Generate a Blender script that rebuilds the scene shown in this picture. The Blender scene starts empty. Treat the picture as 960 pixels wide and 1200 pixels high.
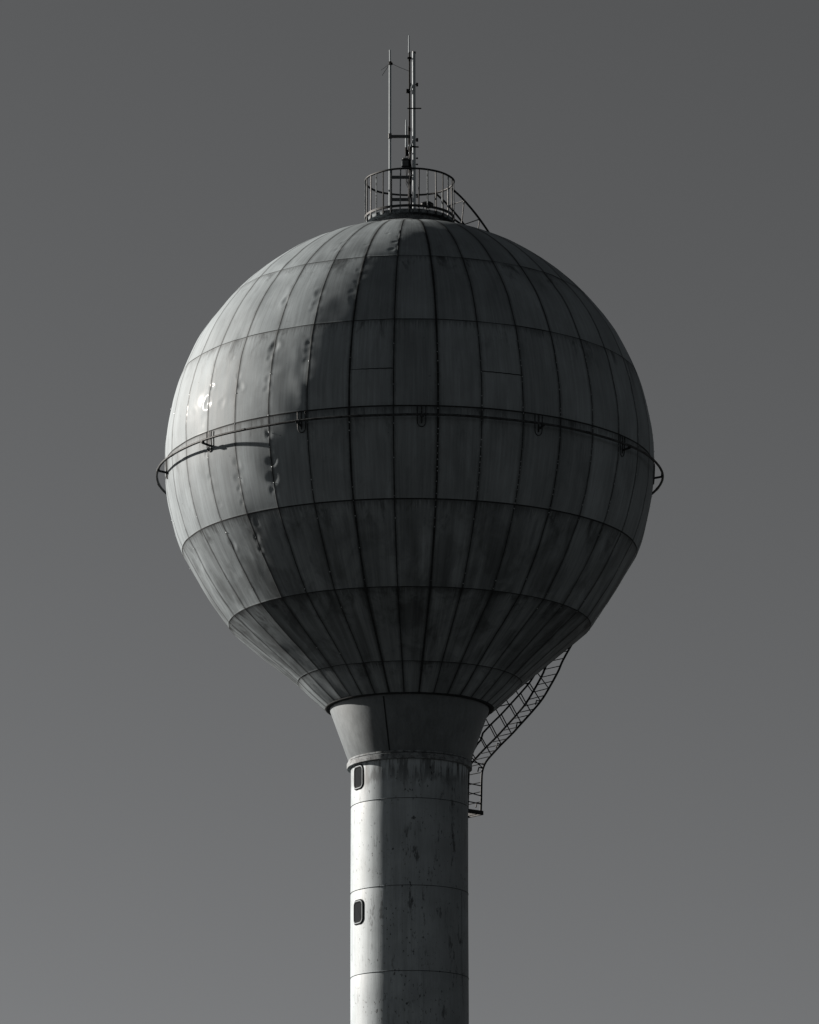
import bpy, bmesh, math, random
import numpy as np
from mathutils import Vector, Matrix

random.seed(7); rng = np.random.default_rng(11)
PI = math.pi
scene = bpy.context.scene
col = scene.collection
H = 29.75                       # height of the centre of the round tank above the ground
CAM_D, CAM_H = 116.795, 0.0     # camera distance, and the height the tower heights are measured from
EYE = 1.7                       # eye height; the ground lies this far below the camera
Z0 = H + EYE                    # world z of the tank centre (ground is z = 0)

# ------------------------------------------------------------------ helpers
def tag(o, label=None, cat=None, group=None, kind=None):
    if label: o['label'] = label
    if cat: o['category'] = cat
    if group: o['group'] = group
    if kind: o['kind'] = kind
    return o

def empty(name, loc, label, cat, group=None):
    o = bpy.data.objects.new(name, None); col.objects.link(o); o.location = loc
    o.empty_display_size = 0.2
    return tag(o, label, cat, group)

class MB:
    def __init__(s): s.v = []; s.f = []; s.m = []; s.smooth = []
    def add(s, vs, fs, mi=0, smooth=False):
        b = len(s.v); s.v += [tuple(v) for v in vs]
        for f in fs: s.f.append(tuple(b + i for i in f)); s.m.append(mi); s.smooth.append(smooth)
    def tube(s, pts, r, n=10, closed=False, mi=0, r1=None, caps=True):
        P = [Vector(p) for p in pts]; N = len(P); vs = []
        up = None
        for i in range(N):
            if closed: t = P[(i + 1) % N] - P[i - 1]
            else: t = P[min(i + 1, N - 1)] - P[max(i - 1, 0)]
            t.normalize()
            if up is None:
                up = Vector((0, 0, 1)) if abs(t.z) < .9 else Vector((1, 0, 0))
            a = (up - t * up.dot(t))
            if a.length < 1e-4: a = t.orthogonal()
            a.normalize(); up = a; b = t.cross(a)
            rr = r if r1 is None else r + (r1 - r) * i / (N - 1)
            for k in range(n):
                q = 2 * PI * k / n
                vs.append(P[i] + (a * math.cos(q) + b * math.sin(q)) * rr)
        fs = []
        for i in range(N if closed else N - 1):
            j = (i + 1) % N
            for k in range(n):
                l = (k + 1) % n
                fs.append((i * n + k, i * n + l, j * n + l, j * n + k))
        s.add(vs, fs, mi, True)
        if caps and not closed:
            s.add([vs[k] for k in range(n)], [tuple(range(n - 1, -1, -1))], mi)
            s.add([vs[(N - 1) * n + k] for k in range(n)], [tuple(range(n))], mi)
    def box(s, c, size, ax=None, mi=0, bev=0.0):
        """box with optional axes (three vectors) and chamfered edges"""
        c = Vector(c); hx, hy, hz = [d / 2 for d in size]
        X, Y, Z = ax if ax else (Vector((1, 0, 0)), Vector((0, 1, 0)), Vector((0, 0, 1)))
        bm = bmesh.new(); bmesh.ops.create_cube(bm, size=1)
        for v in bm.verts: v.co = Vector((v.co.x * 2 * hx, v.co.y * 2 * hy, v.co.z * 2 * hz))
        if bev > 0: bmesh.ops.bevel(bm, geom=list(bm.edges), offset=bev, segments=1, affect='EDGES')
        bm.verts.index_update()
        s.add([c + X * v.co.x + Y * v.co.y + Z * v.co.z for v in bm.verts], [[v.index for v in f.verts] for f in bm.faces], mi)
        bm.free()
    def bar(s, p, q, w, t, side=None, mi=0, bev=0.0):
        """flat bar from p to q, w wide along `side`, t thick"""
        p, q = Vector(p), Vector(q); Z = (q - p); L = Z.length; Z.normalize()
        sd = Vector(side) if side is not None else (Vector((0, 0, 1)) if abs(Z.z) < .9 else Vector((1, 0, 0)))
        X = (sd - Z * sd.dot(Z)).normalized(); Y = Z.cross(X)
        s.box((p + q) / 2, (w, t, L), (X, Y, Z), mi, bev)
    def revolve(s, prof, n=96, mi=0, closed=False, wob=None, smooth=True):
        vs = []; N = len(prof)
        for (r, z) in prof:
            for k in range(n):
                a = 2 * PI * k / n
                rr = r + (wob(a, z) if wob else 0)
                vs.append((rr * math.sin(a), -rr * math.cos(a), z))
        fs = []
        for i in range(N if closed else N - 1):
            j = (i + 1) % N
            for k in range(n):
                l = (k + 1) % n
                fs.append((i * n + k, i * n + l, j * n + l, j * n + k))
        s.add(vs, fs, mi, smooth)
    def build(s, name, mats, parent=None, sharp=35):
        me = bpy.data.meshes.new(name)
        me.from_pydata(s.v, [], s.f)
        for m in (mats if isinstance(mats, (list, tuple)) else [mats]): me.materials.append(m)
        me.polygons.foreach_set('material_index', s.m)
        me.polygons.foreach_set('use_smooth', s.smooth)
        bm = bmesh.new(); bm.from_mesh(me)
        bmesh.ops.recalc_face_normals(bm, faces=bm.faces)
        for e in bm.edges:
            if len(e.link_faces) == 2 and e.calc_face_angle(0) > math.radians(sharp): e.smooth = False
        bm.to_mesh(me); bm.free()
        o = bpy.data.objects.new(name, me); col.objects.link(o)
        if parent: o.parent = parent
        return o

def pol(r, az, z):              # azimuth 0 faces the camera, positive towards the right
    a = math.radians(az); return Vector((r * math.sin(a), -r * math.cos(a), z))

# ------------------------------------------------------------------ materials
class NT:
    def __init__(s, name):
        s.mat = bpy.data.materials.new(name); s.mat.use_nodes = True
        s.n = s.mat.node_tree.nodes; s.l = s.mat.node_tree.links
        s.b = s.n['Principled BSDF']
    def node(s, t, **kw):
        x = s.n.new(t)
        for k, v in kw.items(): setattr(x, k, v)
        return x
    def val(s, x, sock):
        if isinstance(x, (int, float)): sock.default_value = x
        elif isinstance(x, (tuple, list)): sock.default_value = x
        else: s.l.new(x, sock)
    def math(s, op, a, b=0.0, c=None, clamp=False):
        x = s.node('ShaderNodeMath', operation=op, use_clamp=clamp)
        s.val(a, x.inputs[0]); s.val(b, x.inputs[1])
        if c is not None: s.val(c, x.inputs[2])
        return x.outputs[0]
    def noise(s, vec, scale=1.0, detail=4.0, rough=.55, dist=0.0):
        x = s.node('ShaderNodeTexNoise'); s.l.new(vec, x.inputs['Vector'])
        x.inputs['Scale'].default_value = scale; x.inputs['Detail'].default_value = detail
        x.inputs['Roughness'].default_value = rough; x.inputs['Distortion'].default_value = dist
        return x.outputs['Fac']
    def scaled(s, vec, sc, off=(0, 0, 0)):
        x = s.node('ShaderNodeMapping'); s.l.new(vec, x.inputs['Vector'])
        x.inputs['Scale'].default_value = sc; x.inputs['Location'].default_value = off
        return x.outputs[0]
    def ramp(s, fac, a, b, lo=0.0, hi=1.0):
        x = s.node('ShaderNodeMapRange', interpolation_type='SMOOTHSTEP', clamp=True)
        s.val(fac, x.inputs['Value'])
        for i, v in zip((1, 2, 3, 4), (a, b, lo, hi)): x.inputs[i].default_value = v
        return x.outputs[0]
    def attr(s, name):
        x = s.node('ShaderNodeAttribute', attribute_name=name); return x
    def mixc(s, fac, a, b):
        x = s.node('ShaderNodeMix', data_type='RGBA'); s.val(fac, x.inputs[0])
        s.val(a, x.inputs[6]); s.val(b, x.inputs[7]); return x.outputs[2]
    def bump(s, h, strength=.3, dist=.01, normal=None):
        x = s.node('ShaderNodeBump'); s.val(h, x.inputs['Height'])
        x.inputs['Strength'].default_value = strength; x.inputs['Distance'].default_value = dist
        if normal is not None: s.l.new(normal, x.inputs['Normal'])
        return x.outputs[0]
    def coord(s, k='Object'):
        return s.node('ShaderNodeTexCoord').outputs[k]

def grey(v, cool=1.0):          # neutral, a touch cool
    return (v * (1 - .12 * cool), v, v * (1 + .075 * cool), 1)

def simple(name, v, rough=.55, metal=0.0, var=.3, scale=8.0, bump=.15, stain=None, spec=.35, squash=(1, 1, 1)):
    t = NT(name); c = t.scaled(t.coord(), squash)
    n = t.noise(c, scale, 6, .6); n2 = t.noise(c, scale * 6, 4, .6)
    f = t.math('ADD', t.math('MULTIPLY', n, .7), t.math('MULTIPLY', n2, .3))
    colr = t.mixc(t.ramp(f, .35, .65), grey(v * (1 - var)), grey(v * (1 + var * .6)))
    t.b.inputs['Specular IOR Level'].default_value = spec
    if stain: colr = t.mixc(t.ramp(t.noise(c, scale * 2.2, 8, .7), .52, .60), colr, grey(stain))
    t.val(colr, t.b.inputs['Base Color'])
    t.val(t.ramp(n2, .2, .8, rough - .08, rough + .1), t.b.inputs['Roughness'])
    t.b.inputs['Metallic'].default_value = metal
    t.val(t.bump(f, bump, .01), t.b.inputs['Normal'])
    return t.mat

TANK_V = 0.208
def tank_material():
    t = NT('tank_sheet')
    pc = t.attr('pc').outputs['Vector']
    ds = t.attr('dseam').outputs['Fac']; dh = t.attr('dh').outputs['Fac']
    pr = t.attr('panel').outputs['Fac']; gr = t.attr('grime').outputs['Fac']
    obj = t.coord()
    v = t.math('ADD', TANK_V * .90, t.math('MULTIPLY', pr, TANK_V * .26))
    brush = t.noise(t.scaled(pc, (70, 1.6, 1)), 1, 4, .65)
    brush2 = t.noise(t.scaled(pc, (14, .45, 1)), 1, 5, .6)
    cloud = t.noise(obj, .9, 5, .55)
    m = t.ramp(brush, .2, .8, .90, 1.10)
    m = t.math('MULTIPLY', m, t.ramp(brush2, .25, .75, .86, 1.12))
    m = t.math('MULTIPLY', m, t.ramp(cloud, .3, .7, .90, 1.08))
    # broad run-down streaks, heavier on the lower courses where the water runs inwards
    broad = t.noise(t.scaled(pc, (2.4, .28, 1)), 1, 4, .5, .3)
    st = t.math('MULTIPLY', t.ramp(broad, .36, .68), gr)
    m = t.math('MULTIPLY', m, t.math('SUBTRACT', 1.0, t.math('MULTIPLY', st, .60)))
    m = t.math('MULTIPLY', m, t.math('SUBTRACT', 1.0, t.math('MULTIPLY', gr, .30)))
    smoke = t.noise(t.scaled(obj, (1.5, 1.5, .42), (2.3, 0, .8)), 1, 6, .62, .6)
    sm = t.math('MULTIPLY', t.ramp(smoke, .44, .62), t.math('ADD', t.math('MULTIPLY', gr, .75), .02))
    m = t.math('MULTIPLY', m, t.math('SUBTRACT', 1.0, t.math('MULTIPLY', sm, .74)))
    run = t.noise(t.scaled(obj, (2.2, 2.2, .5), (11, 4, 3)), 1, 7, .68, .5)
    rn = t.math('MULTIPLY', t.ramp(run, .50, .68), t.ramp(dh, 1.1, .0, 0, .62))
    m = t.math('MULTIPLY', m, t.math('SUBTRACT', 1.0, rn))
    scr = t.ramp(t.noise(t.scaled(obj, (2.6, 2.6, 1.5), (7, 3, 0)), 1, 9, .75, 1.2), .58, .70)
    m = t.math('MULTIPLY', m, t.math('SUBTRACT', 1.0, t.math('MULTIPLY', scr, .16)))
    # drips below the horizontal joints
    drip = t.noise(t.scaled(pc, (22, .8, 1)), 1, 5, .7)
    dl = t.math('MULTIPLY', t.ramp(drip, .35, .75), .45)
    dfac = t.math('MULTIPLY', t.math('SUBTRACT', 1.0, t.math('DIVIDE', dh, t.math('ADD', dl, .04)), clamp=True), .45)
    m = t.math('MULTIPLY', m, t.math('SUBTRACT', 1.0, dfac))
    # dirt halo next to the vertical joints, ragged
    hn = t.noise(t.scaled(pc, (18, 6, 1)), 1, 6, .7)
    dw = t.math('ADD', ds, t.math('MULTIPLY', t.math('SUBTRACT', hn, .5), .09))
    hal = t.math('MULTIPLY', t.ramp(dw, .075, -.01), .52)
    m = t.math('MULTIPLY', m, t.math('SUBTRACT', 1.0, hal))
    # small chips and specks
    sp = t.ramp(t.noise(obj, 11, 2, .5), .76, .79)
    m = t.math('MULTIPLY', m, t.math('SUBTRACT', 1.0, t.math('MULTIPLY', sp, .6)))
    v = t.math('MULTIPLY', v, m)
    cc = t.node('ShaderNodeCombineColor')
    t.val(t.math('MULTIPLY', v, .87), cc.inputs[0]); t.val(v, cc.inputs[1]); t.val(t.math('MULTIPLY', v, 1.075), cc.inputs[2])
    t.val(cc.outputs[0], t.b.inputs['Base Color'])
    t.b.inputs['Metallic'].default_value = .0
    t.b.inputs['Specular IOR Level'].default_value = .06
    t.val(t.ramp(brush2, .2, .8, .58, .70), t.b.inputs['Roughness'])
    t.b.inputs['Coat Weight'].default_value = .014
    t.b.inputs['Coat Roughness'].default_value = .15
    bh = t.math('ADD', t.math('MULTIPLY', brush, .6), t.math('MULTIPLY', t.noise(obj, 30, 3, .6), .4))
    t.val(t.bump(bh, .10, .004), t.b.inputs['Normal'])
    return t.mat

def shaft_material(name, v0, top_z=None, blotch=True):
    t = NT(name); obj = t.coord()
    sep = t.node('ShaderNodeSeparateXYZ'); t.l.new(obj, sep.inputs[0]); z = sep.outputs[2]
    streak = t.noise(t.scaled(obj, (9, 9, .35)), 1, 6, .65)
    fine = t.noise(t.scaled(obj, (40, 40, 2.5)), 1, 4, .6)
    cloud = t.noise(obj, 1.3, 5, .6)
    m = t.math('MULTIPLY', t.ramp(streak, .3, .7, .86, 1.10), t.ramp(fine, .25, .75, .93, 1.07))
    m = t.math('MULTIPLY', m, t.ramp(cloud, .3, .7, .88, 1.08))
    if blotch:      # mould blotches, pinholes of rust, and shade painted on the right side
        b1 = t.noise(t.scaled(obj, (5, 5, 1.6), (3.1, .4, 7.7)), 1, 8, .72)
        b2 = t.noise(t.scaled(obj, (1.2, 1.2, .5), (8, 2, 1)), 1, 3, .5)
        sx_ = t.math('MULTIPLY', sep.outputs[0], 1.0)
        flank_shade = t.ramp(t.math('ADD', sx_, t.math('MULTIPLY', t.math('SUBTRACT', streak, .5), 1.6)), .15, 1.25)
        m = t.math('MULTIPLY', m, t.math('SUBTRACT', 1.0, t.math('MULTIPLY', flank_shade, .42)))  # colour darkens to the right like fading light, edge broken by stain streaks
        bl = t.math('MULTIPLY', t.ramp(b1, .55, .64), t.ramp(t.math('ADD', b2, t.math('MULTIPLY', flank_shade, .10)), .44, .58))
        m = t.math('MULTIPLY', m, t.math('SUBTRACT', 1.0, t.math('MULTIPLY', bl, .62)))
        sp = t.math('MULTIPLY', t.ramp(t.noise(t.scaled(obj, (1, 1, .6)), 15, 3, .6), .62, .67), t.ramp(t.noise(obj, 1.7, 3, .6, .3), .42, .56))
        m = t.math('MULTIPLY', m, t.math('SUBTRACT', 1.0, t.math('MULTIPLY', sp, .75)))
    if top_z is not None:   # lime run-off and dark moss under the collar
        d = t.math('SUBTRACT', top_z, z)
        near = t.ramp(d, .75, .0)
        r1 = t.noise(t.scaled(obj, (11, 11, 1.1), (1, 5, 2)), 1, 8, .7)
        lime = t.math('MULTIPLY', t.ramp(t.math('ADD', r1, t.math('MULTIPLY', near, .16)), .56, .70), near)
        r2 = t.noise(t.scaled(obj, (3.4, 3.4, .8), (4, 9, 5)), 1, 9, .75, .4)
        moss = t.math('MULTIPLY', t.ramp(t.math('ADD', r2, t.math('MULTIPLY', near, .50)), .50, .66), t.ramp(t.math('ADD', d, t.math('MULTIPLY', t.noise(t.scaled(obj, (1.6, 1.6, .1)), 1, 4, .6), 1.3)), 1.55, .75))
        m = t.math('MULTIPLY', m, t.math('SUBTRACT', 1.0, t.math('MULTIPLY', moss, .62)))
        m = t.math('ADD', m, t.math('MULTIPLY', lime, .75))
    v = t.math('MULTIPLY', m, v0)
    cc = t.node('ShaderNodeCombineColor')
    t.val(t.math('MULTIPLY', v, .87), cc.inputs[0]); t.val(v, cc.inputs[1]); t.val(t.math('MULTIPLY', v, 1.075), cc.inputs[2])
    t.val(cc.outputs[0], t.b.inputs['Base Color'])
    t.b.inputs['Metallic'].default_value = .0
    t.b.inputs['Specular IOR Level'].default_value = .12
    t.val(t.ramp(streak, .2, .8, .46, .60), t.b.inputs['Roughness'])
    t.val(t.bump(t.math('ADD', fine, streak), .12, .006), t.b.inputs['Normal'])
    return t.mat

M = dict(
    tank=tank_material(),
    strip=simple('joint_sealant', .022, .8, 0, .5, 20, .3, spec=.05),
    rivet=simple('rivet_metal', .26, .35, .3, .2, 20, .1),
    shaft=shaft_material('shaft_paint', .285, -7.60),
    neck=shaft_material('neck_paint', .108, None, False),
    collar=simple('weathered_collar', .14, .8, 0, .55, 7, .5, stain=.05),
    joint=simple('weld_line', .03, .7, .0, .4, 15, .2, spec=.05),
    steel=simple('dark_steel', .022, .6, .0, .4, 12, .2, spec=.1),
    rail=simple('painted_rail', .040, .6, .0, .6, 9, .25, stain=.006, spec=.1),
    rungs=simple('blackened_rungs', .010, .8, 0, .4, 12, .1, spec=.03),
    galv=simple('galvanised_pole', .30, .6, .0, .1, 5, .0, spec=.08),
    galvd=simple('dull_galvanised', .06, .5, .1, .3, 10, .1),
    worn=simple('flaking_paint', .15, .8, 0, .5, 9, .5, stain=.012, spec=.08),
    radome=simple('pale_radome', .32, .6, 0, .06, 5, .0, spec=.08),
    black=simple('black_rubber', .008, .7, 0, .3, 20, .1, spec=.05),
    glass=None, frame=simple('window_frame', .20, .7, .0, .2, 14, .1, spec=.1),
    gasket=simple('rubber_gasket', .008, .8, 0, .3, 20, .1, spec=.02),
)
g = NT('dark_glass'); g.b.inputs['Base Color'].default_value = grey(.006); g.b.inputs['Roughness'].default_value = .08; g.b.inputs['Specular IOR Level'].default_value = .06
M['glass'] = g.mat

# ------------------------------------------------------------------ ground
def ground_material():
    t = NT('meadow'); o = t.coord()
    n = t.noise(o, .02, 6, .6); n2 = t.noise(o, 1.4, 8, .7)
    c = t.mixc(t.ramp(t.math('ADD', t.math('MULTIPLY', n, .6), t.math('MULTIPLY', n2, .4)), .35, .65),
               (.015, .016, .0165, 1), (.030, .032, .033, 1))
    t.val(c, t.b.inputs['Base Color']); t.b.inputs['Roughness'].default_value = .95
    t.val(t.bump(n2, .5, .08), t.b.inputs['Normal']); return t.mat
mb = MB(); rings = [0, 6, 12, 25, 50, 100, 200, 400, 900, 2000, 5000, 12000]; n = 96
vs = [(0, 0, 0)]
for r in rings[1:]:
    for k in range(n):
        a = 2 * PI * k / n
        zz = 0 if r < 200 else .6 * math.sin(a * 3 + r) * min(1, r / 2000)
        vs.append((r * math.cos(a), r * math.sin(a), zz - .0))
fs = [(0, 1 + k, 1 + (k + 1) % n) for k in range(n)]
for i in range(len(rings) - 2):
    for k in range(n):
        l = (k + 1) % n; fs.append((1 + i * n + k, 1 + (i + 1) * n + k, 1 + (i + 1) * n + l, 1 + i * n + l))
mb.add(vs, fs, 0, True)
tag(mb.build('ground', ground_material()), 'flat dark grassy ground around the foot of the tower', None, None, 'structure')

# ------------------------------------------------------------------ water tower
tower = empty('water_tower', (0, 0, 0), 'grey round-tanked steel water tower on a single tubular shaft, topped by a railed platform', 'water tower')
# everything below is written relative to the tank centre; tall parts are shifted by OFF
OFF = Vector((0, 0, Z0))
def place(o):
    o.location = OFF if (o.parent in (None, tower)) else (0, 0, 0); return o

# ---- tank shell
NG = 36; AZ0 = -3.6
R = 6.0
ZJ = [5.857, 3.994, 2.088, -.119, -2.254, -4.092, -5.509, -6.127]     # horizontal joints
RJ = {-2.254: 5.562, -4.092: 4.406, -5.509: 2.721, -6.127: 2.045}
def r_of_z(z):
    if z >= -2.254: return math.sqrt(max(R * R - z * z, 0))
    for a, b in ((-2.254, -4.092), (-4.092, -5.509), (-5.509, -6.127)):
        if z >= b - 1e-9:
            t = (a - z) / (a - b); bulge = .045 if b > -5 else .012
            return RJ[a] + (RJ[b] - RJ[a]) * t + bulge * 4 * t * (1 - t)
    return RJ[-6.127]
zs = []          # (z, kind) kind 1 = strip edge rows
def arc_samples(z1, z2, step):
    if z1 > 0 or z2 > -2.3:
        p1, p2 = math.asin(min(1, z1 / R)), math.asin(max(-1, z2 / R)); m = max(2, int(abs(p1 - p2) * R / step))
        return [R * math.sin(p1 + (p2 - p1) * i / m) for i in range(m + 1)]
    L = math.hypot(z1 - z2, r_of_z(z1) - r_of_z(z2)); m = max(2, int(L / step))
    return [z1 + (z2 - z1) * i / m for i in range(m + 1)]
rows = []        # (z, lift, strip_after, band)
hw = {5.857: .010, 3.994: .008, 2.088: .011, -.119: .018, -2.254: .017, -4.092: .012, -5.509: .010, -6.127: .0}
def dz_for(z, w):       # vertical extent of a surface distance w at height z
    e = .01; dr = (r_of_z(z - e) - r_of_z(z + e)) / (2 * e); return w / math.sqrt(1 + dr * dr)
ZTOP = 5.915
band_tops = [ZTOP] + ZJ
prev = ZTOP
first = True
for bi, zj in enumerate(ZJ):
    w = dz_for(zj, hw[zj]) if hw[zj] else 0
    lo = zj + w
    for i, z in enumerate(arc_samples(prev, lo, .04)):
        rows.append([z, 0.0, False, bi])
    if hw[zj]:
        rows[-1][2] = True
        rows.append([zj + w * .6, .0008, True, bi]); rows.append([zj - w * .6, .0008, True, bi + 1])
        prev = zj - w
Nr = len(rows)
# columns: each gore has strip verts + interior
NI = 22
thick = {-1: 2.0, 1: 2.1, -2: 1.0, 0: 1.15, 2: 1.0, 3: 1.0, 4: 1.3, 5: 1.0, 6: 1.0, 7: 1.1, 8: 1.1, 9: 1.1, -3: 1.05, -4: 1.0, -5: .8, -6: .7, -7: .6}
cols = []        # (gore index, type, t)
for k in range(NG):
    kk = k if k < 18 else k - NG
    cols.append((k, 'c1', 0)); cols.append((k, 'c2', 0)); cols.append((k, 'e2', 0))
    for i in range(1, NI): cols.append((k, 'i', i / NI))
    cols.append((k, 'e1', 1))
Nc = len(cols)
zarr = np.array([r[0] for r in rows]); rarr = np.array([r_of_z(z) for z in zarr])
lift = np.array([r[1] for r in rows]); band = np.array([r[3] for r in rows])
arc = np.concatenate([[0], np.cumsum(np.hypot(np.diff(zarr), np.diff(rarr)))])
dh = np.zeros(Nr); last = 0.0
for i in range(Nr):
    if i and band[i] != band[i - 1]: last = arc[i]
    dh[i] = arc[i] - last
g_ang = 2 * PI / NG
V = np.zeros((Nr, Nc, 3)); DS = np.zeros((Nr, Nc)); PN = np.zeros((Nr, Nc)); PC = np.zeros((Nr, Nc, 3))
AZ = np.zeros((Nr, Nc)); LZ = np.zeros((Nr, Nc))
prand = rng.random((NG, 12)); poff = rng.random((NG, 12)) * 40
ph = rng.random((NG, 8)) * 6.28
def wn(k, z):                                   # ragged strip width
    return 1 + .12 * np.sin(z * 5 + ph[k, 0]) + .06 * np.sin(z * 23 + ph[k, 1])
for c, (k, ty, t) in enumerate(cols):
    kk = k if k < 18 else k - NG
    kn = (k + 1) % NG; kkn = kn if kn < 18 else kn - NG
    w_l = .0110 * thick.get(kk, 1.0) * wn(k, zarr); w_r = .0110 * thick.get(kkn, 1.0) * wn(kn, zarr)
    lim = rarr * g_ang * .12
    wl = np.minimum(w_l, lim) / rarr; wr = np.minimum(w_r, lim) / rarr
    a0 = k * g_ang
    lf = np.zeros(Nr)
    if ty == 'c1': a = a0 - wl * .6; lf = lf + .0008
    elif ty == 'c2': a = a0 + wl * .6; lf = lf + .0008
    elif ty == 'e2': a = a0 + wl
    elif ty == 'e1': a = a0 + g_ang - wr
    else: a = a0 + wl + (g_ang - wl - wr) * t
    AZ[:, c] = a; LZ[:, c] = np.maximum(lf, lift)
    da = a - a0
    DS[:, c] = np.maximum(0, np.minimum(np.abs(da) * rarr - w_l, np.abs(g_ang - da) * rarr - w_r)) if ty in ('i', 'e1', 'e2') else 0
    kp = k if ty != 'c1' else (k - 1) % NG
    PN[:, c] = prand[kp, band]
    PC[:, c, 0] = (da + a0) * R + poff[kp, band]; PC[:, c, 1] = arc + poff[kp, band] * .7
# displacement in metres, outwards
rr = np.repeat(rarr[:, None], Nc, 1); zz = np.repeat(zarr[:, None], Nc, 1)
loc = np.mod(AZ, g_ang) - g_ang / 2
loc = np.where(np.abs(np.mod(AZ + g_ang / 2, g_ang) - g_ang / 2) < .004, g_ang / 2, np.abs(loc))
q = np.where(zz > 2.1, .18, np.where(zz > -2.254, .16, .38))
flat = rr * (math.cos(g_ang / 2) / np.cos(np.clip(loc, 0, g_ang / 2)) - 1)
disp = q * flat
azd = np.degrees(AZ) + AZ0
azd = np.mod(azd + 180, 360) - 180
# oil-canning of the thin sheet: low waves, stronger along the vertical joints
w0 = np.zeros_like(disp)
for i in range(9):
    kx, kz, p0 = rng.normal(0, 2.0), rng.normal(0, 1.6), rng.random() * 6.28
    w0 += np.sin(kx * np.sin(AZ) * 3.2 + kz * zz + p0 + kx * np.cos(AZ) * 3.4)
disp += .0034 * w0
u_ = np.mod(AZ, g_ang) / g_ang; gid = np.floor(AZ / g_ang + 1e-6).astype(int) % NG
pa, pb, pc_ = rng.random((NG, 12)) * 6.28, rng.random((NG, 12)) * 6.28, rng.uniform(.4, 1.3, (NG, 12))
bd = np.repeat(band[:, None], Nc, 1)
buck = np.sin(PI * u_) * (np.sin(zz * 3.1 + pa[gid, bd]) + .6 * np.sin(zz * 6.3 + 3.5 * u_ + pb[gid, bd])) * pc_[gid, bd]
disp += .0045 * buck * np.clip(rr / 4, 0, 1)
edge = np.exp(-DS / .14)
w1 = np.zeros_like(disp)
seam_id = np.round(AZ / g_ang)
for i in range(4):
    f = (7, 11, 16.5, 23)[i]; w1 += np.sin(zz * f + seam_id * (2.3 + i * 1.7) + np.sin(zz * 1.3 + seam_id)) / (1 + .5 * i)
fade = .35 + .65 * np.clip(np.sin(zz * 1.1 + seam_id * 1.9), 0, 1)
disp += .0032 * w1 * edge * fade
# dents, many of them strung along the joints (azimuth, height, radius)
DENTS = [(-43.9,-1.073,.146),(-44.3,-1.407,.146),(-44.4,-1.664,.105),(-44.3,-1.999,.084),(-33.9,-.529,.126),(-33.6,-1.197,.167),(-33.9,-1.586,.188),(-34.2,-1.836,.105),(-33.8,1.654,.167),(-34.5,1.366,.105),(-33.6,1.023,.23),(-34.2,.794,.105),(-34.5,.563,.105),(-24.1,1.591,.126),(-24.1,1.39,.126),(-24.4,1.16,.126),(-25.8,.757,.23),(-26.3,.17,.27),(-53.7,1.427,.105),(-53.0,.974,.126),(-54.2,.635,.188),(-24.3,2.958,.167),(-24.8,2.502,.126),(-24.5,2.666,.146),(-14.5,3.577,.105),(-14.1,3.206,.105),(-15.0,2.934,.105),(-14.9,2.711,.084),(-3.7,4.668,.084),(-5.0,4.455,.105),(-5.5,4.208,.105),(-24.8,4.613,.105),(-24.7,4.364,.126),(-14.7,4.444,.084),(-53.1,-2.791,.146),(-43.5,-2.795,.126),(-43.5,-3.03,.105),(-34.3,-2.731,.105),(-54.1,-.608,.105),(-54.0,-1.226,.105),(-42.6,.773,.126),(-43.6,1.075,.105),(-46.7,1.579,.084),(-52.1,-1.865,.084),(-41.6,-2.486,.105),(-34.2,2.911,.126),(-13.2,4.012,.084),(-8.3,4.842,.084)]
extra = []
r2 = random.Random(5)
for k in range(NG):
    az = AZ0 + 10 * k; az = (az + 180) % 360 - 180
    for _ in range(5):
        z = r2.uniform(-3.6, 4.6)
        if -60 < az < -10: continue
        extra.append((az + r2.uniform(-1, 1), z, r2.uniform(.06, .13), .5))
for (a, z, s) in [(-52, .35, .30), (-57, .75, .22), (-61, .45, .2), (-48.5, .50, .16), (-55.5, .2, .16)]: extra.append((a, z, s, .35))
dr = random.Random(21)
P0x = rr * np.sin(np.radians(azd)); P0y = -rr * np.cos(np.radians(azd))
for _ in range(120):
    extra.append((r2.uniform(-180, 180), r2.uniform(-3.5, 4.5), r2.uniform(.28, .55), r2.uniform(.3, .8)))
for d in [(*x, 1.0) for x in DENTS] + extra:
    a, z, s, amp = d; r0 = r_of_z(z); cx, cy = r0 * math.sin(math.radians(a)), -r0 * math.cos(math.radians(a))
    i0 = np.searchsorted(-zarr, -(z + 2 * s)); i1 = np.searchsorted(-zarr, -(z - 2 * s))
    sub = slice(i0, i1)
    side = (AZ[sub] * R - math.radians(a - AZ0) % (2 * PI) * R); side = np.where(side > PI * R, side - 2 * PI * R, side)
    up_ = zz[sub] - z; th = np.arctan2(up_, side)
    q1, q2, q3 = dr.random() * 6.28, dr.random() * 6.28, dr.random() * 6.28
    wv = 1 + .16 * np.cos(th - q1) + .14 * np.cos(2 * th - q2) + .10 * np.cos(3 * th - q3)
    el_ = 1 + dr.uniform(-.1, .35) + (dr.uniform(.2, 1.0) if s > .275 else 0)
    dd = np.sqrt((P0x[sub] - cx) ** 2 + (P0y[sub] - cy) ** 2 + (up_ / el_) ** 2) / s / wv
    dep = .055 * s * amp * dr.uniform(.6, 1.25) * (.45 if s > .275 else .22 if s > .2 else 1.0) * (1.7 if a < -30 and s < .2 else 1.0)
    disp[sub] += -dep * np.exp(-(dd / .62) ** 2.6) + .22 * dep * np.exp(-((dd - 1.02) / .28) ** 2) * (1 + .8 * np.cos(th - q2))
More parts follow.
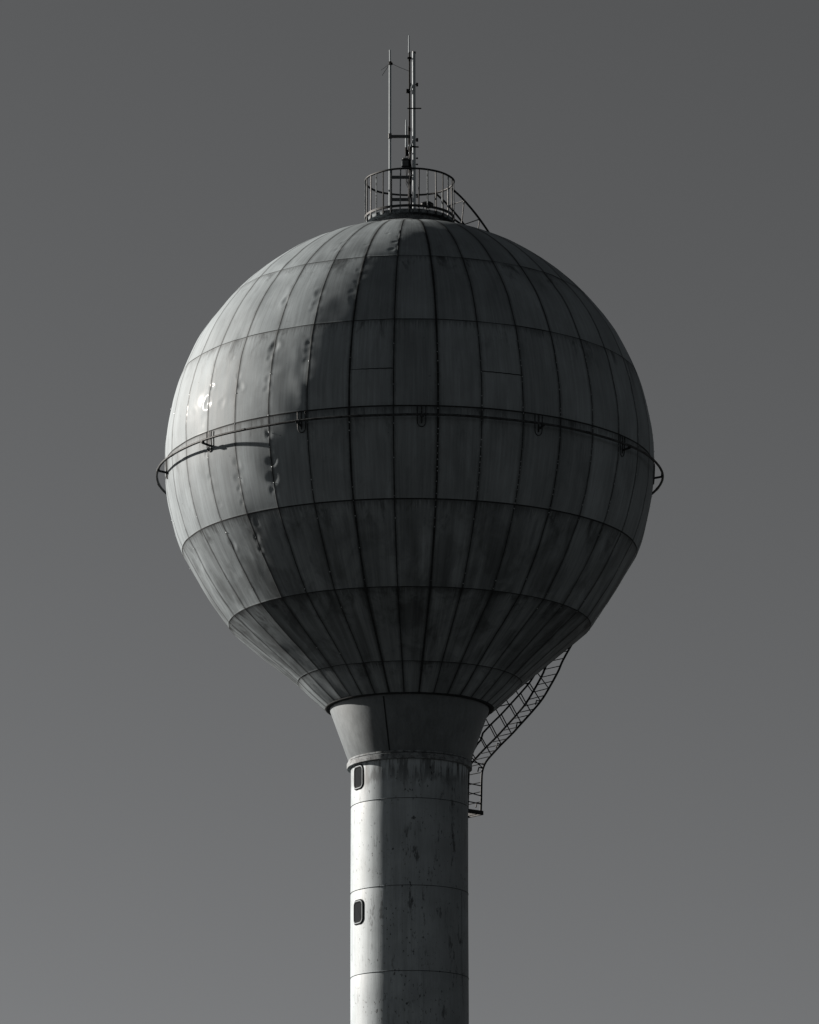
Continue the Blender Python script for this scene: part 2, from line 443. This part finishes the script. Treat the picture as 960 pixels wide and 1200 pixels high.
# fade the relief at the very top and bottom
Rf = rr + disp + LZ
A = np.radians(azd)
V[..., 0] = Rf * np.sin(A); V[..., 1] = -Rf * np.cos(A); V[..., 2] = zz + (disp + LZ) * (zz / R) * .9
GR = np.interp(-zarr, [-6, 0, .12, 2.24, 2.26, 4.08, 4.10, 5.50, 5.52, 6.2], [.12, .16, .24, .24, .42, .62, .80, .60, .42, .40])[:, None] + np.zeros_like(zz)
idx = np.arange(Nr * Nc).reshape(Nr, Nc)
nx = np.roll(idx, -1, axis=1)
F = np.stack([idx[:-1], idx[1:], nx[1:], nx[:-1]], -1).reshape(-1, 4)
tyc = [c[1] for c in cols]
colstrip = np.array([tyc[c] in ('c1', 'c2') or tyc[c] == 'e1' for c in range(Nc)])
rowstrip = np.array([r[2] for r in rows])
MI = (colstrip[None, :] | rowstrip[:-1, None]).astype(np.int32)
verts = V.reshape(-1, 3); faces = F; mi = MI.reshape(-1)
# bottom lip, extra short joints and rivets go in as appended geometry
xm = MB()
xm.revolve([(2.045, -6.127), (2.045, -6.150), (2.00, -6.160), (1.93, -6.150)], 180, 1)
def patch_strip(z, a0, a1, w=.011):
    m = 14; vs = []
    for i in range(m + 1):
        a = a0 + (a1 - a0) * i / m; jit = .004 * math.sin(i * 2.1)
        fl = .16 * 6 * (math.cos(math.radians(5)) / math.cos(math.radians(min(5, abs((a - AZ0) % 10 - 5)))) - 1)
        for (dz, l) in ((w, .006), (w * .5, .012), (-w * .5, .012), (-w, .006)):
            r = math.sqrt(36 - (z + dz) ** 2) + fl + l; p = pol(r, a, z + dz + jit); vs.append(p)
    fs = [(4 * i + j, 4 * i + j + 1, 4 * i + j + 5, 4 * i + j + 4) for i in range(m) for j in range(3)]
    xm.add(vs, fs, 1)
for (z, a0, a1) in ((.80, AZ0 - 10, AZ0), (.79, AZ0 + 20, AZ0 + 30), (.9, AZ0 + 120, AZ0 + 130), (.7, AZ0 + 210, AZ0 + 220), (-1.2, AZ0 + 160, AZ0 + 170)):
    patch_strip(z, a0 + .12, a1 - .12)
rv = random.Random(3)
for k in range(NG):
    a = (AZ0 + 10 * k + 180) % 360 - 180
    dense = .12 if a > 0 else (.35 if a > -30 else .5)
    z = 1.9
    while z > -4.0:
        z -= dense * rv.uniform(.5, 1.5) * (1.8 if z > .3 or z < -2.3 else 1)
        if rv.random() < .3: continue
        c = pol(r_of_z(z) + .009 - .004, a + rv.uniform(-.07, .07), z); nn = c.normalized(); b = rv.uniform(.009, .017)
        e1 = nn.orthogonal().normalized(); e2 = nn.cross(e1)
        vs = [c + (e1 * math.cos(q_) + e2 * math.sin(q_)) * b for q_ in [i * PI / 3 for i in range(6)]] + [c + nn * b * .8]
        xm.add(vs, [(i, (i + 1) % 6, 6) for i in range(6)], 2, True)
nb = len(verts)
allv = np.vstack([verts, np.array(xm.v)])
me = bpy.data.meshes.new('tank')
fl_ = [tuple(f) for f in faces.tolist()] + [tuple(nb + i for i in f) for f in xm.f]
me.from_pydata(allv.tolist(), [], fl_)
for m_ in (M['tank'], M['strip'], M['rivet']): me.materials.append(m_)
me.polygons.foreach_set('material_index', np.concatenate([mi, np.array(xm.m, dtype=np.int32)]).astype(np.int32))
me.polygons.foreach_set('use_smooth', np.ones(len(fl_), dtype=bool))
def fattr(name, arr):
    a = me.attributes.new(name, 'FLOAT', 'POINT'); a.data.foreach_set('value', np.concatenate([arr.reshape(-1), np.zeros(len(allv) - nb)]).astype(np.float32))
fattr('dseam', DS); fattr('panel', PN); fattr('dh', np.repeat(dh[:, None], Nc, 1)); fattr('grime', GR)
a = me.attributes.new('pc', 'FLOAT_VECTOR', 'POINT')
a.data.foreach_set('vector', np.concatenate([PC.reshape(-1), np.zeros((len(allv) - nb) * 3)]).astype(np.float32))
me.update()
tank = bpy.data.objects.new('tank', me); col.objects.link(tank); tank.parent = tower; place(tank)
tag(tank, 'dented round tank clad in grey metal gores with dark sealed joints')

# ---- neck cone, collar, shaft
mb = MB()
mb.revolve([(1.925, -6.12), (1.93, -6.18), (1.46, -7.47)], 144)
for a in (-18.8, 101, 221):
    p, q_ = pol(1.934, a, -6.19), pol(1.476, a, -7.44)
    mb.bar(p, q_, .032, .006, pol(1, a + 90, 0), 1)
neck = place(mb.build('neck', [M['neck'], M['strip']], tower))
mb = MB()
wob = lambda a, z: .004 * math.sin(9 * a + z) + .003 * math.sin(23 * a)
mb.revolve([(1.40, -7.425), (1.478, -7.428), (1.482, -7.432), (1.482, -7.468), (1.478, -7.472), (1.44, -7.474), (1.44, -7.49), (1.508, -7.492), (1.514, -7.498), (1.514, -7.618), (1.508, -7.625), (1.41, -7.627)], 180, 0, False, wob)
collar = place(mb.build('collar', [M['collar']], tower))
tag(collar, 'weathered double ring collar at the top of the shaft')
RS = 1.415
joints = [-8.573, -10.677, -12.72]
while joints[-1] > -29: joints.append(joints[-1] - 2.045)
mb = MB(); prof = [(RS, -7.60)]
for j in joints:
    if j < -Z0 + .4: break
    prof += [(RS, j + .010), (RS + .006, j + .006), (RS + .006, j - .004), (RS - .003, j - .008)]
    prof += [(RS, j - .03)]
prof += [(RS, -Z0 + .05)]
full = [prof[0]]
for p_ in prof[1:]:
    L = full[-1][1] - p_[1]; m_ = max(1, int(L / .5)); f0 = full[-1]
    for i in range(1, m_ + 1): full.append((f0[0] + (p_[0] - f0[0]) * i / m_, f0[1] + (p_[1] - f0[1]) * i / m_))
sw = lambda a, z: .0025 * math.sin(3 * a + z * 1.1) + .002 * math.sin(7 * a + z * .7)
mb.revolve(full, 180, 0, False, sw)
# dark hairlines of the ring welds and the upright welds of each course
for j in joints:
    if j < -Z0 + .4: break
    mb.revolve([(RS + .0075, j + .004), (RS + .0085, j), (RS + .0075, j - .007)], 180, 1, False, sw)
ups = [(12.5, -7.64, -8.56), (8.2, -8.6, -10.66), (9.5, -10.7, -12.7), (62, -10.7, -12.7), (-150, -8.6, -10.66), (14, -12.74, -14.7)]
for a, z1, z2 in ups:
    mb.bar(pol(RS + .002, a, z1), pol(RS + .002, a, z2), .016, .008, pol(1, a + 90, 0), 0)
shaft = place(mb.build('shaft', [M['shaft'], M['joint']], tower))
mb = MB(); mb.revolve([(0, .42), (2.35, .42), (2.45, .32), (2.5, -.3)], 72)
mb.revolve([(RS + .02, .46), (RS + .22, .46), (RS + .22, .40)], 96, 0, False, None, False)
plinth = mb.build('foundation', simple('concrete', .3, .85, 0, .25, 3, .4), tower)

# ---- windows on the shaft: rounded frame, gasket and dark pane
def rr_path(w, h, r, n=7):
    pts = []
    for cx, cy, a0 in ((w/2-r, h/2-r, 0), (-w/2+r, h/2-r, 90), (-w/2+r, -h/2+r, 180), (w/2-r, -h/2+r, 270)):
        for i in range(n):
            a = math.radians(a0 + 90 * i / (n - 1)); pts.append((cx + r * math.cos(a), cy + r * math.sin(a)))
    return pts
def window(az, z):
    mb = MB(); ez = Vector((0, 0, 1)); er = pol(1, az, 0); et = pol(1, az + 90, 0)
    def loft(profile, mi=0, m=None):
        m = m or mb; rings_ = []
        n = None
        for (ins, out) in profile:
            pts = rr_path(.43 - 2 * ins, .56 - 2 * ins, max(.02, .12 - ins)); n = len(pts)
            ring = []
            for x, y in pts:
                base = math.sqrt(RS * RS - x * x); ring.append(er * (base + out) + et * x + ez * (z + y))
            rings_ += ring
        fs = [(i * n + k, i * n + (k + 1) % n, (i + 1) * n + (k + 1) % n, (i + 1) * n + k) for i in range(len(profile) - 1) for k in range(n)]
        m.add(rings_, fs, mi, True); return rings_[-n:]
    last = loft([(.0, -.01), (.0, .020), (.006, .028), (.022, .028), (.030, .022), (.032, .004)])
    fr = place(mb.build('window', M['frame'], tower, 30))
    m2 = MB(); loft([(-.024, -.002), (-.024, .012), (.001, .016)], 0, m2); loft([(.031, .022), (.055, .018), (.06, .004)], 0, m2)
    gk = m2.build('gasket', M['gasket'], fr)
    m3 = MB(); pts = rr_path(.33, .46, .06)
    m3.add([er * (math.sqrt(RS*RS - x*x) + .012) + et * x + ez * (z + y) for x, y in pts], [tuple(range(len(pts)))], 0)
    pn = m3.build('pane', M['glass'], fr)
    return fr
tag(window(-60.2, -7.95), 'upper small rounded window close below the collar')
tag(window(-60.0, -11.22), 'lower small rounded window in the sunlit side of the shaft')

# ---- ring rail round the middle of the tank with its brackets
RR = 6.195; ZR = -.393
mb = MB(); pts = []
nr = 234
for i in range(nr):
    a = 360 * i / nr
    ww = .006 * math.sin(math.radians(13 * a)) + .004 * math.sin(math.radians(5 * a + 40))
    pts.append(pol(RR + ww, a, ZR + .5 * ww))
mb.tube(pts, .030, 10, True)
for i in range(13):     # sleeve couplings
    a = 2.7 + 27.7 * i + 13; mb.tube([pol(RR, a - .9, ZR), pol(RR, a + .9, ZR)], .034, 10)
rail = place(mb.build('service_rail', M['rail'], tower)); tag(rail, 'thin tube rail ringing the tank just below its middle joint')
for i in range(13):
    a = 2.7 + 360 / 13 * i
    mb = MB(); er = pol(1, a, 0)
    def ra(z, dz=0): return math.sqrt(36 - z * z)
    # two straps down the shell ending in a U
    w_ = .10; pts = []
    path = [(-w_, -.13), (-w_, -.45)] + [(w_ * -math.cos(math.radians(t_)), -.50 - .13 * math.sin(math.radians(t_))) for t_ in range(0, 181, 30)] + [(w_, -.45), (w_, -.13)]
    for x, z in path: pts.append(pol(ra(z) + .012, a + math.degrees(x / 6), z))
    mb.tube(pts, .011, 6)
    mb.bar(pol(ra(-.13) + .008, a, -.13), pol(ra(-.55) + .02, a, -.55), .035, .012, pol(1, a + 90, 0))
    # strut out to the rail with a foot and a saddle
    mb.bar(pol(5.96, a, -.48), pol(RR + .01, a, ZR - .045), .05, .03, Vector((0, 0, 1)), 0, .004)
    mb.box(pol(RR, a, ZR - .035), (.09, .07, .03), (pol(1, a + 90, 0), er, Vector((0, 0, 1))), 0, .005)
    mb.tube([pol(RR, a - .45, ZR), pol(RR, a + .45, ZR)], .036, 10)
    place_o = mb.build('bracket', M['rail'], rail)

# ---- roof platform and guard rail
mb = MB()
mb.revolve([(1.35, 5.848), (1.30, 5.875), (1.27, 5.90), (.98, 5.965), (.96, 5.99), (.0, 6.02)], 120, 0)
mb.revolve([(.93, 5.97), (.93, 6.13)], 96, 0)
cap = place(mb.build('roof_cap', M['collar'], tower))
mb = MB(); wob2 = lambda a, z: .005 * math.sin(11 * a) + .004 * math.sin(29 * a + 1)
mb.revolve([(.60, 6.12), (1.03, 6.12), (1.095, 6.125), (1.10, 6.13), (1.10, 6.205), (1.09, 6.215), (.55, 6.215)], 150, 0, False, wob2)
plat = place(mb.build('platform', M['worn'], tower)); tag(plat, 'round roof platform with flaking paint')
mb = MB(); mb.revolve([(1.075, 6.262), (1.118, 6.262), (1.122, 6.315), (1.075, 6.315)], 150, 0, True, None, True)
kick = mb.build('kick_ring', M['steel'], plat)
mb = MB(); pts = [pol(1.105 + .004 * math.sin(i * .7), 360 * i / 90, 7.238 + .005 * math.sin(i * .31)) for i in range(90)]
mb.tube(pts, .026, 10, True)
grd = place(mb.build('guard_rail', M['steel'], tower)); tag(grd, 'round guard rail on upright bars around the roof platform')
rb = random.Random(8); base_post = None
for i in range(30):
    a = 12 * i + .2
    p0, p1 = pol(1.112, a + rb.uniform(-.4, .4), 6.12), pol(1.105, a + rb.uniform(-.5, .5), 7.235)
    mb = MB(); mb.bar(p0, p1, .030, .022, pol(1, a + 90, 0), 0, .003)
    mb.box(pol(1.112, a, 6.17), (.045, .03, .07), (pol(1, a + 90, 0), pol(1, a, 0), Vector((0, 0, 1))), 0, .004)
    mb.build('post', M['worn'] if i % 3 == 2 else M['rail'], grd)
# mushroom vent standing on the platform
mb = MB()
def shiftrev(prof, cx, cy, n=24):
    k = len(mb.v); mb.revolve(prof, n)
    for i in range(k, len(mb.v)): x, y, z = mb.v[i]; mb.v[i] = (x + cx, y + cy, z)
shiftrev([(0, 6.90), (.10, 6.885), (.16, 6.84), (.165, 6.80), (.09, 6.80), (.045, 6.72), (.045, 6.2)], .44, .55)
vent = place(mb.build('vent', M['steel'], tower))
mb = MB()
for x in (.34, .50): mb.tube([(x, .62, 6.2), (x, .62, 6.78)], .016, 8)
mb.tube([(.28, .62, 6.79), (.52, .62, 6.83)], .018, 8)
mb.build('support', M['galv'], vent)

# ---- caged ladder climbing the far right side
AL = 130; W = .60
er = pol(1, AL, 0); el = Vector((-math.cos(math.radians(AL)), -math.sin(math.radians(AL)), 0))   # el points towards the camera
def LP(rho, z, o): return er * rho + el * o + Vector((0, 0, z))
def smooth_path(P, step):
    # Catmull-Rom then resample
    Q = []
    for i in range(len(P) - 1):
        p0, p1, p2, p3 = P[max(i-1, 0)], P[i], P[i+1], P[min(i+2, len(P)-1)]
        for s_ in range(8):
            t = s_ / 8
            Q.append(tuple(.5 * (2*p1[c] + (p2[c]-p0[c])*t + (2*p0[c]-5*p1[c]+4*p2[c]-p3[c])*t*t + (3*p1[c]-p0[c]-3*p2[c]+p3[c])*t**3) for c in (0, 1)))
    Q.append(P[-1]); out = [Q[0]]; acc = 0
    for i in range(1, len(Q)):
        a, b = Q[i-1], Q[i]; L = math.hypot(b[0]-a[0], b[1]-a[1]); 
        while acc + L >= step:
            t = (step - acc) / L; a = (a[0]+(b[0]-a[0])*t, a[1]+(b[1]-a[1])*t); out.append(a)
            L = math.hypot(b[0]-a[0], b[1]-a[1]); acc = 0
        acc += L
    return out
low = [(2.015, -8.477), (2.03, -8.1), (2.044, -7.68), (2.069, -7.455), (2.167, -7.239), (2.361, -7.027), (2.697, -6.708), (3.019, -6.425), (3.314, -6.14), (3.709, -5.756), (4.032, -5.413), (4.306, -5.036), (4.582, -4.616), (4.759, -4.289)]
sphr = [(6.34 * math.cos(math.radians(t)), 6.34 * math.sin(math.radians(t))) for t in range(-32, 68, 10)]
top = [(2.0, 6.05), (1.5, 6.32), (1.15, 6.45)]
main = smooth_path(low + sphr + top, .05)
ladder_m = MB()
for o in (-W/2, W/2):
    ladder_m.tube([LP(r, z, o) for r, z in main[::2]], .027, 8)
ladder = place(ladder_m.build('ladder', M['steel'], tower)); tag(ladder, 'dark ladder with hand rails curving up the far right side of the tank')
tot = len(main)
rl = random.Random(2)
for i in range(5, tot - 3, 5):
    r, z = main[i]
    if i > 230 and (i // 5) % 2: continue
    mb = MB(); mb.tube([LP(r, z, -W/2), LP(r, z + rl.uniform(-.01, .01), W/2)], .0115, 6); mb.build('rung', M['rungs'], ladder)
def offs(i, dist):
    a, b = main[max(i-3, 0)], main[min(i+3, tot-1)]; tx, tz = b[0]-a[0], b[1]-a[1]; L = math.hypot(tx, tz); tx /= L; tz /= L
    nx_, nz_ = -tz, tx                       # towards the tank
    r, z = main[i]; k = 1.0
    # lean the braces upwards on the overhanging stretch
    lean = .20 if tx > .3 else 0
    return (r + (nx_ + tx * lean * .0) * dist, z + (nz_) * dist + (lean * dist if tx > .3 else 0))
lower_idx = [i for i in range(0, tot) if main[i][1] < -4.9 and i < 130]
inner = [offs(i, .49 if main[i][1] > -7.0 else .42) for i in lower_idx]
for o in (-W/2, W/2):
    mb = MB(); mb.tube([LP(r, z, o) for r, z in inner[::3]], .025, 8); mb.build('hand_rail', M['steel'], ladder)
for n_, i in enumerate(lower_idx[4::9]):
    j = lower_idx.index(i); r2_, z2_ = inner[j]; r1_, z1_ = main[i]
    for o in (-W/2, W/2):
        mb = MB(); mb.tube([LP(r1_, z1_, o), LP(r2_, z2_, o)], .015, 6); mb.build('brace', M['steel'], ladder)
    if n_ % 2 == 0:
        mb = MB(); mb.tube([LP(r2_, z2_, -W/2), LP(r2_, z2_, W/2)], .013, 6); mb.build('crossbar', M['steel'], ladder)
        mb = MB(); mb.tube([LP(r1_, z1_, W/2), LP(r1_ - .09, z1_ + .02, W/2 - .05), LP(r1_ - .12, z1_ - .09, W/2 - .06)], .018, 6); mb.build('hook', M['steel'], ladder)
for i in (8, 24):       # V braces to the shaft on the upright stretch
    r1_, z1_ = main[i]
    for o in (-W/2, W/2):
        mb = MB(); mb.tube([LP(r1_, z1_, o), LP(1.40, z1_ + .10, o * .6)], .014, 6); mb.build('brace', M['steel'], ladder)
upper = [(1.115, 7.225), (1.224, 7.174), (1.505, 7.015), (1.898, 6.728), (2.264, 6.399), (2.66, 5.98), (3.0, 5.60)]
up = smooth_path(upper, .08)
for o in (-W/2, W/2):
    mb = MB(); mb.tube([LP(r, z, o) for r, z in up], .027, 8); mb.build('hand_rail', M['steel'], ladder)
def near_main(r, z):
    return min(main, key=lambda q_: (q_[0]-r)**2 + (q_[1]-z)**2)
for n_, i in enumerate(range(6, len(up) - 2, 8)):
    r1_, z1_ = up[i]
    for o in (-W/2, W/2):
        mb = MB(); mb.tube([LP(r1_, z1_, o), LP(r1_ - .16, math.sqrt(36 - (r1_ - .16)**2), o)], .014, 6); mb.build('upright', M['steel'], ladder)
    mb = MB(); mb.tube([LP(r1_, z1_, -W/2), LP(r1_, z1_, W/2)], .014, 6); mb.build('crossbar', M['steel'], ladder)
# landing at the foot of the ladder
mb = MB(); zb = -8.50
for o in (-W/2 - .03, W/2 + .03): mb.bar(LP(1.25, zb, o), LP(2.06, zb, o), .10, .04, (0, 0, 1), 0, .004)
mb.bar(LP(2.04, zb, -W/2 - .05), LP(2.04, zb, W/2 + .05), .10, .04, (0, 0, 1), 0, .004)
mb.bar(LP(1.42, zb, -W/2), LP(1.42, zb, W/2), .06, .03, (0, 0, 1))
for k in range(7): mb.bar(LP(1.5 + .085 * k, zb + .01, -W/2), LP(1.5 + .085 * k, zb + .01, W/2), .03, .006, (0, 0, 1))
landing = mb.build('landing', M['steel'], ladder)

# ------------------------------------------------------------------ antennas on the roof platform (things of their own)
def thing(name, x, y, z, label, cat, group=None): return empty(name, (x, y, z + Z0), label, cat, group)
def sub(mb, name, mat, th, parent=None):
    o = mb.build(name, mat, parent or th)
    return o
PB = 6.215
# 1 slender mast on the left
t = thing('antenna_mast', -.485, 0, PB, 'slender left mast with thin stay wires at its pale tip', 'antenna mast', 'masts on the roof platform')
z = lambda a: a - PB
mb = MB(); mb.tube([(0, 0, 0), (0, 0, z(10.34))], .030, 12); pole = sub(mb, 'pole', M['galv'], t)
mb = MB(); mb.tube([(0, 0, z(10.36)), (-.004, 0, z(10.70))], .020, 10); sub(mb, 'tip', M['radome'], t)
mb = MB(); mb.tube([(0, 0, z(10.30)), (0, 0, z(10.39))], .040, 10); mb.box((.03, -.02, z(10.33)), (.07, .05, .05), None, 0, .005); sub(mb, 'clamp', M['black'], t)
mb = MB(); mb.box((.0, -.0, z(8.43)), (.085, .08, .14), None, 0, .01); sub(mb, 'clamp', M['galvd'], t)
for q_ in ((.48, .0, z(10.14)), (-.23, .1, z(10.20)), (-.20, -.2, z(9.96))):
    mb = MB(); mb.tube([(0, 0, z(10.36)), tuple(c * .5 + (0, 0, z(10.36))[i] * .5 - (.01 if i == 2 else 0) for i, c in enumerate(q_)), q_], .0055, 5); sub(mb, 'stay_wire', M['steel'], t)
for (za, h_) in ((8.425, .075), (7.36, .075), (6.78, .075)):
    mb = MB(); mb.box((.255, .0, z(za)), (.46, .05, h_), None, 0, .006); mb.box((.255, -.028, z(za)), (.44, .006, h_ * .45), None, 0); sub(mb, 'arm', M['galvd'], t)
# 2 thin dark antenna, highest
t = thing('antenna_mast', 0.0, .04, PB, 'tallest mast, thin and black with a pale tip, just left of the thickest pole', 'antenna mast', 'masts on the roof platform')
mb = MB(); mb.tube([(0, 0, 0), (0, 0, z(10.66))], .022, 10)
mb.tube([(-.02, .04, z(8.72)), (-.02, .04, z(6.3))], .018, 8); sub(mb, 'pole', M['black'], t)
mb = MB(); mb.tube([(-.012, 0, z(10.64)), (-.014, 0, z(11.10))], .019, 10, r1=.014); sub(mb, 'tip', M['radome'], t)
mb = MB(); mb.box((0, 0, z(10.50)), (.11, .06, .045), None, 0, .006); mb.box((0, 0, z(10.47)), (.05, .07, .11), None, 0, .006); sub(mb, 'clamp', M['black'], t)
for c_, s_ in (((.0, 0, 8.62), (.06, .06, .09)), ((-.045, 0, 9.63), (.075, .06, .10)), ((.01, 0, 9.80), (.05, .06, .08))):
    mb = MB(); mb.box((c_[0], c_[1], z(c_[2])), s_, None, 0, .006); sub(mb, 'clamp', M['black'], t)
for zc in (8.17, 7.98, 7.80, 7.60, 7.42):
    mb = MB(); mb.tube([(-.01, -.045, z(zc)), (-.01, -.045, z(zc) + .035)], .014, 8); sub(mb, 'connector', M['radome'], t)
for (x_, w_) in ((.0, .05), (.035, .035)):
    mb = MB(); pts = [(x_ + .02 * math.sin(k * 1.3 + x_ * 40), -.02 - .3 * x_, z(8.25) - k * .16) for k in range(13)]; mb.tube(pts, .018, 6); sub(mb, 'cable', M['black'], t)
# 3 thick pale pole
t = thing('antenna_mast', .115, -.02, PB, 'thickest pale pole, with a short crossbar halfway up, rightmost inside the railing', 'antenna mast', 'masts on the roof platform')
mb = MB(); mb.tube([(0, 0, 0), (-.008, 0, z(10.62))], .042, 14); mb.tube([(0, 0, 0), (0, 0, .10)], .06, 12); sub(mb, 'pole', M['galv'], t)
mb = MB(); mb.tube([(.0, 0, z(10.60)), (-.0, 0, z(10.645))], .044, 14); sub(mb, 'cap', M['galvd'], t)
mb = MB(); mb.tube([(-.17, -.045, z(9.14)), (.18, -.045, z(9.14))], .017, 8); sub(mb, 'crossbar', M['steel'], t)
for zc in (9.78, 8.33):
    mb = MB(); mb.box((.075, 0, z(zc)), (.055, .06, .085), None, 0, .006); mb.tube([(-.05, 0, z(zc)), (.08, 0, z(zc))], .012, 6); sub(mb, 'clamp', M['black'], t)
    mb = MB(); mb.bar((-.03, -.05, z(zc) - .02), (-.085, -.05, z(zc) - .19), .035, .03, (0, 1, 0), 0, .004); mb.bar((-.03, -.05, z(zc) - .02), (-.02, -.05, z(zc) - .17), .022, .03, (0, 1, 0), 0, .004); sub(mb, 'bracket', M['galv'], t)
mb = MB(); mb.tube([(-.05, -.04, z(8.14)), (.10, -.045, z(8.13)), (.105, -.045, z(8.12))], .020, 8); sub(mb, 'crossbar', M['black'], t)
for zc in (7.85, 7.69, 6.84, 7.58):
    mb = MB(); mb.box((.075, 0, z(zc)), (.045, .04, .035), None, 0, .005); mb.tube([(0, 0, z(zc)), (.09, 0, z(zc))], .008, 6); sub(mb, 'bolt', M['black'], t)
# 4 small whip with its radome and lead
t = thing('whip_antenna', -.085, .12, 7.95, 'short pale whip antenna beside the dark mast, above the small box', 'antenna', None)
z2 = lambda a: a - 7.95
mb = MB(); mb.tube([(0, 0, z2(8.17)), (0, 0, z2(8.72)), (0, 0, z2(8.90))], .024, 10, r1=.014); sub(mb, 'radome', M['radome'], t)
mb = MB(); mb.box((.03, 0, z2(8.02)), (.10, .07, .12), None, 0, .01); mb.box((.07, 0, z2(8.10)), (.12, .03, .03), None, 0); mb.tube([(0, 0, z2(8.05)), (0, 0, z2(8.18))], .028, 10); sub(mb, 'mount', M['black'], t)
mb = MB(); mb.tube([(-.005, 0, z2(8.0)), (-.03, 0, z2(7.9)), (-.015, 0, z2(7.78)), (-.0, 0, z2(7.5)), (.0, -.02, z2(7.22)), (.04, -.02, z2(7.13)), (.08, -.02, z2(7.2))], .009, 6)
mb.tube([(.02, 0, z2(8.0)), (.03, 0, z2(7.6)), (.02, -.03, z2(7.3)), (.05, -.03, z2(7.2))], .009, 6); sub(mb, 'cable', M['black'], t)
# 5 small equipment box strapped to the mast
t = thing('equipment_box', -.10, .0, 7.58, 'small grey box strapped to the dark mast just above the top of the railing', 'box')
mb = MB(); mb.box((0, 0, .14), (.15, .10, .27), None, 0, .012); sub(mb, 'housing', M['galvd'], t)
mb = MB(); mb.box((-.082, 0, .14), (.02, .085, .22), None, 0, .004); sub(mb, 'side_plate', M['radome'], t)
for zc in (.05, .22):
    mb = MB(); mb.box((.02, 0, zc), (.24, .115, .025), None, 0, .004); sub(mb, 'strap', M['black'], t)

# ------------------------------------------------------------------ sky, sun, camera
SUN_EL = 20.5; sx, sy = -.83, .41; SUN_ROT = math.atan2(sx, sy)
world = bpy.data.worlds.new("World"); scene.world = world; world.use_nodes = True
nt = world.node_tree; bg = nt.nodes['Background']
sky = nt.nodes.new('ShaderNodeTexSky'); sky.sky_type = 'NISHITA'; sky.sun_disc = False
sky.sun_elevation = math.radians(SUN_EL); sky.sun_rotation = SUN_ROT
sky.air_density = 1.0; sky.dust_density = 1.0; sky.ozone_density = 1.0; sky.altitude = 200
sep = nt.nodes.new('ShaderNodeSeparateColor'); nt.links.new(sky.outputs[0], sep.inputs[0])   # black-and-white film behind a red filter
cmb = nt.nodes.new('ShaderNodeCombineColor')
for i, k in enumerate((.362 * .98, .362 * 1.0, .362 * 1.025)):
    m_ = nt.nodes.new('ShaderNodeMath'); m_.operation = 'MULTIPLY'; m_.inputs[1].default_value = k
    nt.links.new(sep.outputs[0], m_.inputs[0]); nt.links.new(m_.outputs[0], cmb.inputs[i])
nt.links.new(cmb.outputs[0], bg.inputs['Color']); bg.inputs['Strength'].default_value = .05
sl = bpy.data.lights.new('sun', 'SUN'); sl.energy = 4.8; sl.angle = math.radians(.8); sl.color = (1.0, .92, .84)
so = bpy.data.objects.new('sun', sl); col.objects.link(so)
sd = Vector((math.sin(SUN_ROT) * math.cos(math.radians(SUN_EL)), math.cos(SUN_ROT) * math.cos(math.radians(SUN_EL)), math.sin(math.radians(SUN_EL))))
so.rotation_euler = sd.to_track_quat('Z', 'Y').to_euler(); so.location = sd * 80

cd = bpy.data.cameras.new('camera'); cam = bpy.data.objects.new('camera', cd); col.objects.link(cam)
cd.sensor_fit = 'VERTICAL'; cd.sensor_height = 24; cd.lens = 24 * 5755 / 1200
cd.clip_start = .5; cd.clip_end = 30000
cam.location = (0, -CAM_D, EYE); cam.rotation_euler = (math.radians(90 + 13.728), 0, 0)
scene.camera = cam
vs_ = scene.view_settings
vs_.view_transform = 'Standard'; vs_.look = 'None'; vs_.gamma = 1; vs_.exposure = 1.5; vs_.use_curve_mapping = False
